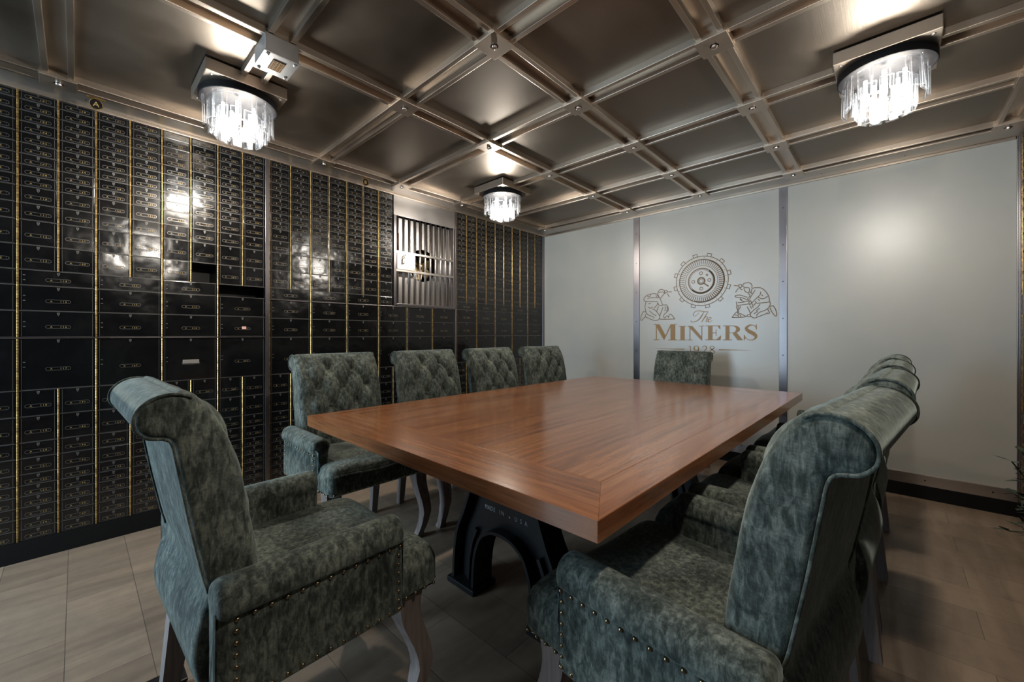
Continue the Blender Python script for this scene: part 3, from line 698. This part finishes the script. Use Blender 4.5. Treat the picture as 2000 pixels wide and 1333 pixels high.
# ================================================================ ceiling lamps
def lamp_proto():
    root=empty('ceiling_lamp'); h=.165
    MB().bbox(-h,h,-h,h,-.068,-.012,.003).build('mounting_plate',M_BAR,root)
    pl=root.children[0]
    for sx in (-1,1):
        for sy in (-1,1):
            b=MB().lathe([(.0001,-.004),(.006,-.003),(.007,0)],(0,0,0),10).build('screw',M_STEEL,pl); b.location=(sx*.14,sy*.14,-.068)
    MB().lathe([(.10,-.068),(.161,-.068),(.164,-.072),(.164,-.098),(.161,-.101),(.155,-.101),(.155,-.090),(.0001,-.088)],(0,0,0),48).build('ring',M_RINGBLK,root)
    auto_smooth(root.children[-1])
    def drop(r,a,z1,hh,w):
        m=MB(); bm=bmesh.new(); bmesh.ops.create_cube(bm,size=1)
        for v in bm.verts: v.co=Vector((v.co.x*w*(1+random.uniform(-.04,.04)),v.co.y*.010,v.co.z*hh))
        bmesh.ops.bevel(bm,geom=bm.edges[:],offset=.0035,segments=2,affect='EDGES',profile=.5)
        o=m.bm(bm).build('glass_drop',[M_GLASS,M_GEDGE],root,True)
        for f_ in o.data.polygons: f_.material_index=0 if f_.area>.4*w*hh else 1
        o.location=(r*math.cos(a),r*math.sin(a),z1-hh/2); o.rotation_euler=(random.uniform(-.03,.03),random.uniform(-.03,.03),a+PI/2+random.uniform(-.12,.12))
    for k in range(15): drop(.142 if k%2 else .128,2*PI*k/15,-.100-random.uniform(0,.006),.125+random.uniform(-.008,.01),.050)
    for k in range(11): drop(.095,2*PI*k/11+.2,-.145-random.uniform(0,.01),.120,.045)
    for k in range(5): drop(.045,2*PI*k/5+.5,-.175-random.uniform(0,.012),.100,.036)
    for k in range(5):
        a=2*PI*k/5+.9
        o=MB().lathe([(.0001,-.225),(.009,-.220),(.012,-.205),(.012,-.175),(.007,-.165),(.007,-.11)],(.066*math.cos(a),.066*math.sin(a),0),10).build('bulb',M_BULB,root,True)
    return root
LL=['glass drop ceiling lamp above the A badge end of the deposit box wall','small far glass drop ceiling lamp near the barred grille','glass drop ceiling lamp on the right side of the room','glass drop ceiling lamp above the camera']
L0=lamp_proto()
for i,(x,y) in enumerate(LAMPS):
    r=L0 if i==0 else copy_tree(L0)
    r.location=(x,y,2.350); r.rotation_euler=(0,0,0)
    tag(r,LL[i],'ceiling lamp','glass drop ceiling lamps')
    pl=bpy.data.lights.new('lamp_light','POINT'); pl.energy=LAMP_POWER; pl.color=LAMP_COLOR; pl.shadow_soft_size=.04
    po=bpy.data.objects.new('lamp_light',pl); COL.objects.link(po); po.location=(x,y,2.105)

# ================================================================ small fittings
bx=empty('speaker_box',(1.265,-3.367,2.30)); tag(bx,'small galvanised steel box with an amber grille at the ceiling joint','speaker box')
MB().bbox(-.072,.072,-.062,.062,-.062,.012,.003).build('housing',M_GALV,bx)
MB().bbox(-.075,.075,-.066,.066,-.066,-.060,.002).build('face_plate',M_GALV,bx)
m=MB().box(-.038,.038,-.024,.024,-.0672,-.066,0)
for i in range(9): m.box(-.036+.0085*i,-.0325+.0085*i,-.023,.023,-.069,-.0668,1)
for j in range(4): m.box(-.037,.037,-.020+.012*j,-.0175+.012*j,-.0686,-.0668,1)
m.build('amber_grille',[M_BLACK,M_AMBER],bx)
for sx in (-1,1):
    for sy in (-1,1):
        MB().lathe([(.0001,-.0715),(.006,-.070),(.007,-.066)],(sx*.060,sy*.050,0),10).build('screw',M_STEEL,bx,True)
def badge(ch,y,label):
    b=empty('letter_badge',(.150,y,2.300)); tag(b,label,'badge','oval letter badges')
    m=MB(); n=28
    ring=lambda ry,rz,x:[(x,ry*math.cos(2*PI*k/n),rz*math.sin(2*PI*k/n)) for k in range(n)]
    m.loft([ring(.024,.026,-.003),ring(.024,.026,.002)]); m.build('plaque',M_RINGBLK,b)
    MB().loft([ring(.0255,.0275,-.003),ring(.0255,.0275,.004),ring(.0225,.0245,.004),ring(.0225,.0245,.002)],cap=False).build('rim',M_HINGE,b)
    t=MB(); text_into(t,ch,0,-.0125,.036,.02,lambda p:(.0028,p[0],p[1])); t.build('letter',M_GOLD,b)
    MB().bbox(-.004,.010,-.034,.034,.026,.032,.001).build('hanger',M_HINGE,b)
badge('A',-3.865,'oval brass badge with the letter A under the ceiling edge')
badge('B',-2.405,'oval brass badge with the letter B under the ceiling edge')
# ================================================================ table
tb=empty('conference_table',(1.987,-2.065,0),-.0072)
tag(tb,'large glossy oak conference table on black cast iron trestles','table')
TW,TL,TZ0,TZ1=1.476/2,2.355/2,.714,.760; BW=.185; SW=.105
def board(name,pts,mat):
    bm=bmesh.new()
    lo=[bm.verts.new((p[0],p[1],TZ0)) for p in pts]; hi=[bm.verts.new((p[0],p[1],TZ1)) for p in pts]; n=len(pts)
    bm.faces.new(lo[::-1]); bm.faces.new(hi)
    for i in range(n): bm.faces.new((lo[i],lo[(i+1)%n],hi[(i+1)%n],hi[i]))
    bmesh.ops.recalc_face_normals(bm,faces=bm.faces[:])
    bmesh.ops.bevel(bm,geom=bm.edges[:],offset=.0012,segments=1,affect='EDGES')
    return MB().bm(bm).build(name,mat,tb)
board('tabletop',[(-TW+SW,-TL+BW),(TW-SW,-TL+BW),(TW-SW,TL-BW),(-TW+SW,TL-BW)],M_WOOD_Y)
for s in (-1,1):
    p=[(-TW,s*TL),(TW,s*TL),(TW-SW,s*(TL-BW)),(-TW+SW,s*(TL-BW))]
    board('end_board',p if s<0 else p[::-1],M_WOOD_X)
    p=[(s*TW,-TL),(s*TW,TL),(s*(TW-SW),TL-BW),(s*(TW-SW),-TL+BW)]
    board('side_board',p if s>0 else p[::-1],M_WOOD_Y)
def trestle(y,front):
    outer=smooth_path([(-.165,.713),(-.17,.58),(-.185,.46),(-.225,.35),(-.272,.25),(-.293,.14),(-.300,.02)],5)
    inner=smooth_path([(-.170,.02),(-.167,.10),(-.152,.19),(-.118,.262),(-.06,.300),(0,.309)],5)
    half=outer+inner
    full=half+[(-p[0],p[1]) for p in half[::-1][1:]]
    m=MB(); N=len(full)
    # web built as quads between the outer and inner curves
    def edge_strip(path,w,th):
        rings=[]
        P=[Vector(p) for p in path]
        for i,p in enumerate(P):
            t=(P[min(i+1,len(P)-1)]-P[max(i-1,0)]).normalized(); nn=Vector((-t.y,t.x))*th/2
            a,b=p+nn,p-nn
            rings.append([(a.x,-w,a.y),(b.x,-w,b.y),(b.x,w,b.y),(a.x,w,a.y)])
        m.loft(rings)
    for sx in (1,-1):
        o=[(sx*p[0],p[1]) for p in outer]; i_=[(sx*p[0],p[1]) for p in inner]
        edge_strip(o,.055,.013); edge_strip(i_,.055,.013)
        cx_=[(sx*(a+b)/2,z) for a,b,z in [(-.293,-.167,.03),(-.285,-.16,.13),(-.262,-.145,.21),(-.235,-.115,.27)]]
        edge_strip(cx_,.028,.016)
        m.bbox(*sorted((sx*.327,sx*.150)),-.068,.068,0,.026,.004)
        for yy in (-.05,.05): m.lathe([(.008,.026),(.008,.034),(.0001,.036)],(sx*.308,yy,0),8)
    # web
    K_=24
    for sx in (1,-1):
        ov=[(sx*p[0],p[1]) for p in outer]; iv=[(sx*p[0],p[1]) for p in inner[::-1]]
        # strips at equal height
        def xat(path,z):
            for a,b in zip(path,path[1:]):
                if (a[1]-z)*(b[1]-z)<=0 and a[1]!=b[1]: return a[0]+(b[0]-a[0])*(z-a[1])/(b[1]-a[1])
            return 0.
        zs=[.02+.29*k/K_ for k in range(K_)]+[.309]
        for z0,z1 in zip(zs,zs[1:]):
            q=[(xat(ov,z0),z0),(xat(iv,z0),z0),(xat(iv,z1) ,z1),(xat(ov,z1),z1)]
            for yy in (-.009,.009): m.add([(p[0],yy,p[1]) for p in q],[(0,1,2,3)])
        zs=[.309+.404*k/10 for k in range(11)]
        for z0,z1 in zip(zs,zs[1:]):
            q=[(xat(ov,z0),z0),(0,z0),(0,z1),(xat(ov,z1),z1)]
            for yy in (-.009,.009): m.add([(p[0],yy,p[1]) for p in q],[(0,1,2,3)])
    m.bbox(-.30,.30,-.06,.06,.700,.7135,.002)
    o=m.build('trestle',M_IRON,tb); o.location=(0,y,0)
    if front:
        t=MB(); text_into(t,'MADE IN',-.128,.368,.027,.0165,lambda p:(p[0],-.0096,p[1]),0,.8); text_into(t,'USA',.046,.366,.027,.027,lambda p:(p[0],-.0096,p[1]),0,.8)
        pts=[]
        for k in range(10):
            r=.006 if k%2==0 else .0025; a=PI/2+k*PI/5; pts.append((.010+r*math.cos(a),-.0096,.372+r*math.sin(a)))
        t.add(pts,[tuple(range(10))])
        t.build('cast_lettering',M_WHITE,o)
trestle(-.655,True); trestle(.655,False)
MB().bbox(-.03,.03,-.65,.65,.60,.66,.004).build('stretcher',M_IRON,tb)

# ================================================================ chairs
def pillow(name,prof,a0,a1,r,axis,mat,parent,nmid=8,disp=None,steps=4):
    """closed 2D profile swept along an axis with rounded ends"""
    n=len(prof); P=[Vector(p) for p in prof]
    area_=sum(P[i].x*P[(i+1)%n].y-P[(i+1)%n].x*P[i].y for i in range(n)); sg=1 if area_>0 else -1
    N=[]
    for i in range(n):
        t=(P[(i+1)%n]-P[i-1]).normalized(); N.append(Vector((t.y,-t.x))*sg)
    secs=[]
    for k in range(steps+1):
        th=PI/2*k/steps; secs.append((a0+r*(1-math.sin(th)),r*(1-math.cos(th))))
    for k in range(1,nmid): secs.append((a0+r+(a1-a0-2*r)*k/nmid,0))
    for k in range(steps,-1,-1):
        th=PI/2*k/steps; secs.append((a1-r*(1-math.sin(th)),r*(1-math.cos(th))))
    secs.sort(key=lambda q:q[0])
    rings=[]
    for a,off in secs:
        ring=[]
        for i in range(n):
            d=-off+(disp(i,a) if disp else 0)
            p=P[i]+N[i]*d
            ring.append({'x':(a,p.x,p.y),'y':(p.x,a,p.y)}[axis])
        rings.append(ring)
    o=MB().loft(rings).build(name,mat,parent,True)
    bm=bmesh.new(); bm.from_mesh(o.data); bmesh.ops.recalc_face_normals(bm,faces=bm.faces[:]); bm.to_mesh(o.data); bm.free()
    return o
def round_box(name,x0,x1,y0,y1,z0,z1,r,crown,mat,parent,cuts=16):
    bm=bmesh.new(); bmesh.ops.create_cube(bm,size=2)
    bmesh.ops.subdivide_edges(bm,edges=bm.edges[:],cuts=cuts,use_grid_fill=True)
    c=Vector(((x0+x1)/2,(y0+y1)/2,(z0+z1)/2)); h=Vector(((x1-x0)/2,(y1-y0)/2,(z1-z0)/2))
    for v in bm.verts:
        u=v.co.copy()
        # denser sampling near edges
        p=Vector([math.copysign(1-(1-abs(q))**1.7,q)*hh for q,hh in zip(u,h)])
        inn=Vector([max(-(hh-r),min(hh-r,q)) for q,hh in zip(p,h)])
        d=p-inn
        if d.length>1e-9: p=inn+d.normalized()*min(r,max(d.length,0)) if d.length>r else p
        q=p+c
        if u.z>.3:
            q.z+=crown*max(0,1-u.x**4)*max(0,1-u.y**4)*(u.z-.3)/.7
            q.z+=.004*math.sin(q.x*17+1)*math.sin(q.y*15)
        v.co=q
    return MB().bm(bm).build(name,mat,parent,True)
BP=smooth_loop([(-.112,.44),(-.114,.53),(-.119,.62),(-.134,.737),(-.154,.84),(-.180,.928),(-.220,.995),(-.255,1.014),(-.290,1.008),(-.313,.985),(-.315,.956),(-.298,.936),(-.272,.929),(-.261,.915),
  (-.253,.87),(-.234,.75),(-.214,.64),(-.205,.588),(-.221,.54),(-.231,.48),(-.224,.42),(-.205,.378),(-.15,.376),(-.115,.385)],7)
BUT=[]
for j,z in enumerate((.925,.830,.735,.640)):
    for i in ((-.5,.5) if j%2==0 else (-1,0,1)): BUT.append((.140*i,z))
BP=[(y-.018,z-.010*max(0,min(1,(z-.6)/.3))) for y,z in BP]
def tuft(i,x):
    y,z=BP[i]
    if i>48 or z<.50: return 0.
    s=z if z<.94 else z+(-.208-y)*.6
    p=x/.140+(s-.830)/.19; q=x/.140-(s-.830)/.19
    f=abs(math.sin(PI*p)*math.sin(PI*q))**.5
    ex=max(0,min(1,(.228-abs(x))/.07)); ez=max(0,min(1,(s-.52)/.08))*max(0,min(1,(1.02-s)/.05))
    e=ex*ez; e=e*e*(3-2*e)
    d=.023*f*e+.006*(1-e)*max(0,min(1,(.234-abs(x))/.02))
    for bx_,bz in BUT:
        r2=(x-bx_)**2+(s-bz)**2; d-=.018*math.exp(-r2/.00036)
    return d
def cpath(f,zs,sx,w):
    rings=[]
    for z in zs:
        x,y,hw=f(z)
        rings.append([(sx*(x-hw),y-hw,z),(sx*(x+hw),y-hw,z),(sx*(x+hw),y+hw,z),(sx*(x-hw),y+hw,z)])
    return rings
def link(nm,last):
    b=len(nm.v)-32
    if last[0] is not None: nm.f.append((last[0],last[0]+1,b+4,b+5)); nm.m.append(0)
    last[0]=b
def make_chair():
    root=empty('armchair')
    st=round_box('seat',-.286,.286,-.19,.325,.378,.488,.032,.030,M_VELVET,root)
    bk=pillow('backrest',BP,-.236,.236,.014,'x',M_VELVET,root,64,tuft)
    # piping that edges the side panels of the backrest
    for sx in (-1,1):
        pts=[(sx*.2335,BP[i][0]*1.0-.001,BP[i][1]) for i in range(44,17*7)]
        MB().tube(pts,.0032,6).build('piping',M_VELVET,bk,True)
    bm_=MB()
    for bx_,bz in BUT:
        i=min(range(48),key=lambda k:abs(BP[k][1]-bz))
        y=BP[i][0]+tuft(i,bx_)
        bm_.lathe([(.0001,.006),(.006,.005),(.010,.001),(.010,-.002)],(0,0,0),10) if False else None
        rings=[[(bx_+r*math.cos(2*PI*k/10),y+d,bz+r*math.sin(2*PI*k/10)) for k in range(10)] for r,d in ((.010,-.002),(.0095,.002),(.006,.0045),(.0005,.0055))]
        bm_.loft(rings)
    bm_.build('tuft_buttons',M_VELVET,bk,True)
    AP=smooth_loop([(-.036,.40),(-.036,.50),(-.037,.562),(-.044,.586),(-.036,.613),(-.012,.628),(.018,.627),(.038,.611),(.045,.587),(.042,.567),(.034,.561),(.033,.550),(.034,.50),(.034,.40),(.028,.377),(-.03,.377)],4)
    for sx in (-1,1):
        pr=[(sx*(.265+p[0]),p[1]) for p in AP]
        ar=pillow('arm',pr,-.225,.195,.018,'y',M_VELVET,root,10)
        nm=MB(); last=[None]
        def nail(p,nx,ny):
            n_=Vector((nx,ny,0)); t=Vector((-ny,nx,0)); u=Vector((0,0,1)); p=Vector(p); r=.0052
            nm.loft([[p+n_*d+(t*math.cos(2*PI*k/8)+u*math.sin(2*PI*k/8))*(r*s) for k in range(8)] for d,s in ((-.002,1.),(.002,.9),(.0038,.5),(.0044,.05))])
            link(nm,last)
        for k in range(13): nail((sx*.2985,-.19+.031*k,.554),sx,0)
        for k in range(7): nail((sx*.2985,.178,.532-.024*k),sx,0)
        for k in range(7): nail((sx*.2985,-.192,.532-.024*k),sx,0)
        for k in range(13): nail((sx*.2985,-.19+.031*k,.388),sx,0)
        nm.build('nailhead_trim',M_NAIL,ar,True)
    nm=MB(); last2=[None]
    def nail2(p,n_):
        n_=Vector(n_); t=n_.cross(Vector((0,0,1))); u=Vector((0,0,1)); p=Vector(p); r=.0052
        nm.loft([[p+n_*d+(t*math.cos(2*PI*k/8)+u*math.sin(2*PI*k/8))*(r*s) for k in range(8)] for d,s in ((-.002,1.),(.002,.9),(.0038,.5),(.0044,.05))])
        link(nm,last2)
    for k in range(17): nail2((-.262+.03275*k,.323,.396),(0,1,0))
    for sx in (-1,1):
        for k in range(4): nail2((sx*.285,.210+.031*k,.396),(sx,0,0))
    nm.build('nailhead_trim',M_NAIL,st,True)
    def front(z):
        t=z/.40
        y=.262+.030*math.sin(PI*min(1,t*1.05))**1.4*(1 if t>.35 else .75)-.012*(1-t)
        off=.018*math.sin(2*PI*(t-.08))
        return (.243+off*.35,y-.012+off,.017+.019*t**1.3+(.004 if z<.02 else 0))
    def rear(z):
        t=z/.40
        return (.222,-.232+.045*t,.017+.010*t)
    zs=[0,.015,.03]+[.03+.35*k/14 for k in range(1,15)]+[.40]
    for sx in (-1,1):
        MB().loft(cpath(front,zs,sx,0)).build('front_leg',M_LEG,root)
        MB().loft(cpath(rear,zs,sx,0)).build('rear_leg',M_LEG,root)
    for c in root.children:
        if 'leg' in c.name:
            bm=bmesh.new(); bm.from_mesh(c.data); bmesh.ops.recalc_face_normals(bm,faces=bm.faces[:])
            bm.to_mesh(c.data); bm.free(); auto_smooth(c,50)
    return root
CH=[ # x, y, heading of the seat front, label
 (1.878,-3.535,1.6,'big green armchair at the near end of the table, seen from behind and its side'),
 (.985,-2.885,-90,'green tufted armchair nearest the camera in the row along the deposit boxes'),
 (.980,-2.245,-90,'green tufted armchair second from the camera along the deposit boxes, under the barred grille'),
 (.970,-1.605,-90,'green tufted armchair third from the camera along the deposit boxes'),
 (.975,-.950,-94,'green tufted armchair in the far corner, last of the row along the deposit boxes'),
 (1.79,-.54,180,'green armchair at the far end of the table, in front of the miners lettering'),
 (2.812,-2.930,83.5,'big green armchair at the near right corner of the table, side toward the camera'),
 (2.850,-2.275,87,'green armchair second along the right side of the table, beside the near one'),
 (2.865,-1.635,88,'green armchair third along the right side of the table'),
 (2.870,-.995,88,'green armchair farthest along the right side of the table'),
]
proto=make_chair()
for i,(x,y,a,lab) in enumerate(CH):
    c=proto if i==0 else copy_tree(proto)
    c.location=(x,y,0); c.rotation_euler=(0,0,math.radians(a))
    if i==5: c.scale=(.965,.965,.965)
    tag(c,lab,'armchair','green armchairs round the table')

# ================================================================ floor plant at the right edge, black box at the lower edge
pt=empty('potted_plant',(3.595,-1.62,0)); tag(pt,'dark leafy potted plant peeking in at the right picture edge','plant')
MB().lathe([(.0001,.002),(.075,.002),(.092,.22),(.098,.23),(.098,.25),(.088,.25),(.085,.22),(.0001,.215)],(0,0,0),24).build('pot',M_POT,pt,True)
auto_smooth(pt.children[0])
rnd=random.Random(5); m=MB(); sm=MB()
for k in range(70):
    a=rnd.uniform(PI*.42,PI*1.55); sp=rnd.uniform(.03,.165); top=rnd.uniform(.42,.76)-sp*.5
    p0=Vector((rnd.uniform(-.03,.03),rnd.uniform(-.03,.03),.21)); p2=Vector((sp*math.cos(a),sp*math.sin(a),top)); p1=(p0*.62+p2*.38)+Vector((0,0,.12))
    st=[tuple(p0),tuple(p1),tuple(p2)]; sp_=smooth_path(st,4); sm.tube(sp_,.0022,4)
    for q in sp_[2:]:
        for _ in range(2):
            b=rnd.uniform(0,2*PI); L=rnd.uniform(.04,.07); d=Vector((math.cos(b),math.sin(b),rnd.uniform(-.3,.5))).normalized(); s=d.cross(Vector((0,0,1))).normalized()*L*.22
            q=Vector(q); m.add([q,q+d*L*.5+s,q+d*L,q+d*L*.5-s+Vector((0,0,.004))],[(0,1,2,3)])
sm.build('stems',M_LEAF,pt); fo=m.build('foliage',M_LEAF,pt)
fb=empty('floor_box',(1.462,-3.700,0),.0); tag(fb,'low black box on the floor behind the near armchair, cut off by the bottom edge','box')
MB().bbox(.0,.072,-.30,.0,.0,.05,.004).build('box_body',M_IRON,fb)
MB().bbox(-.002,.074,-.302,.002,.046,.055,.002).build('lid',M_IRON,fb)
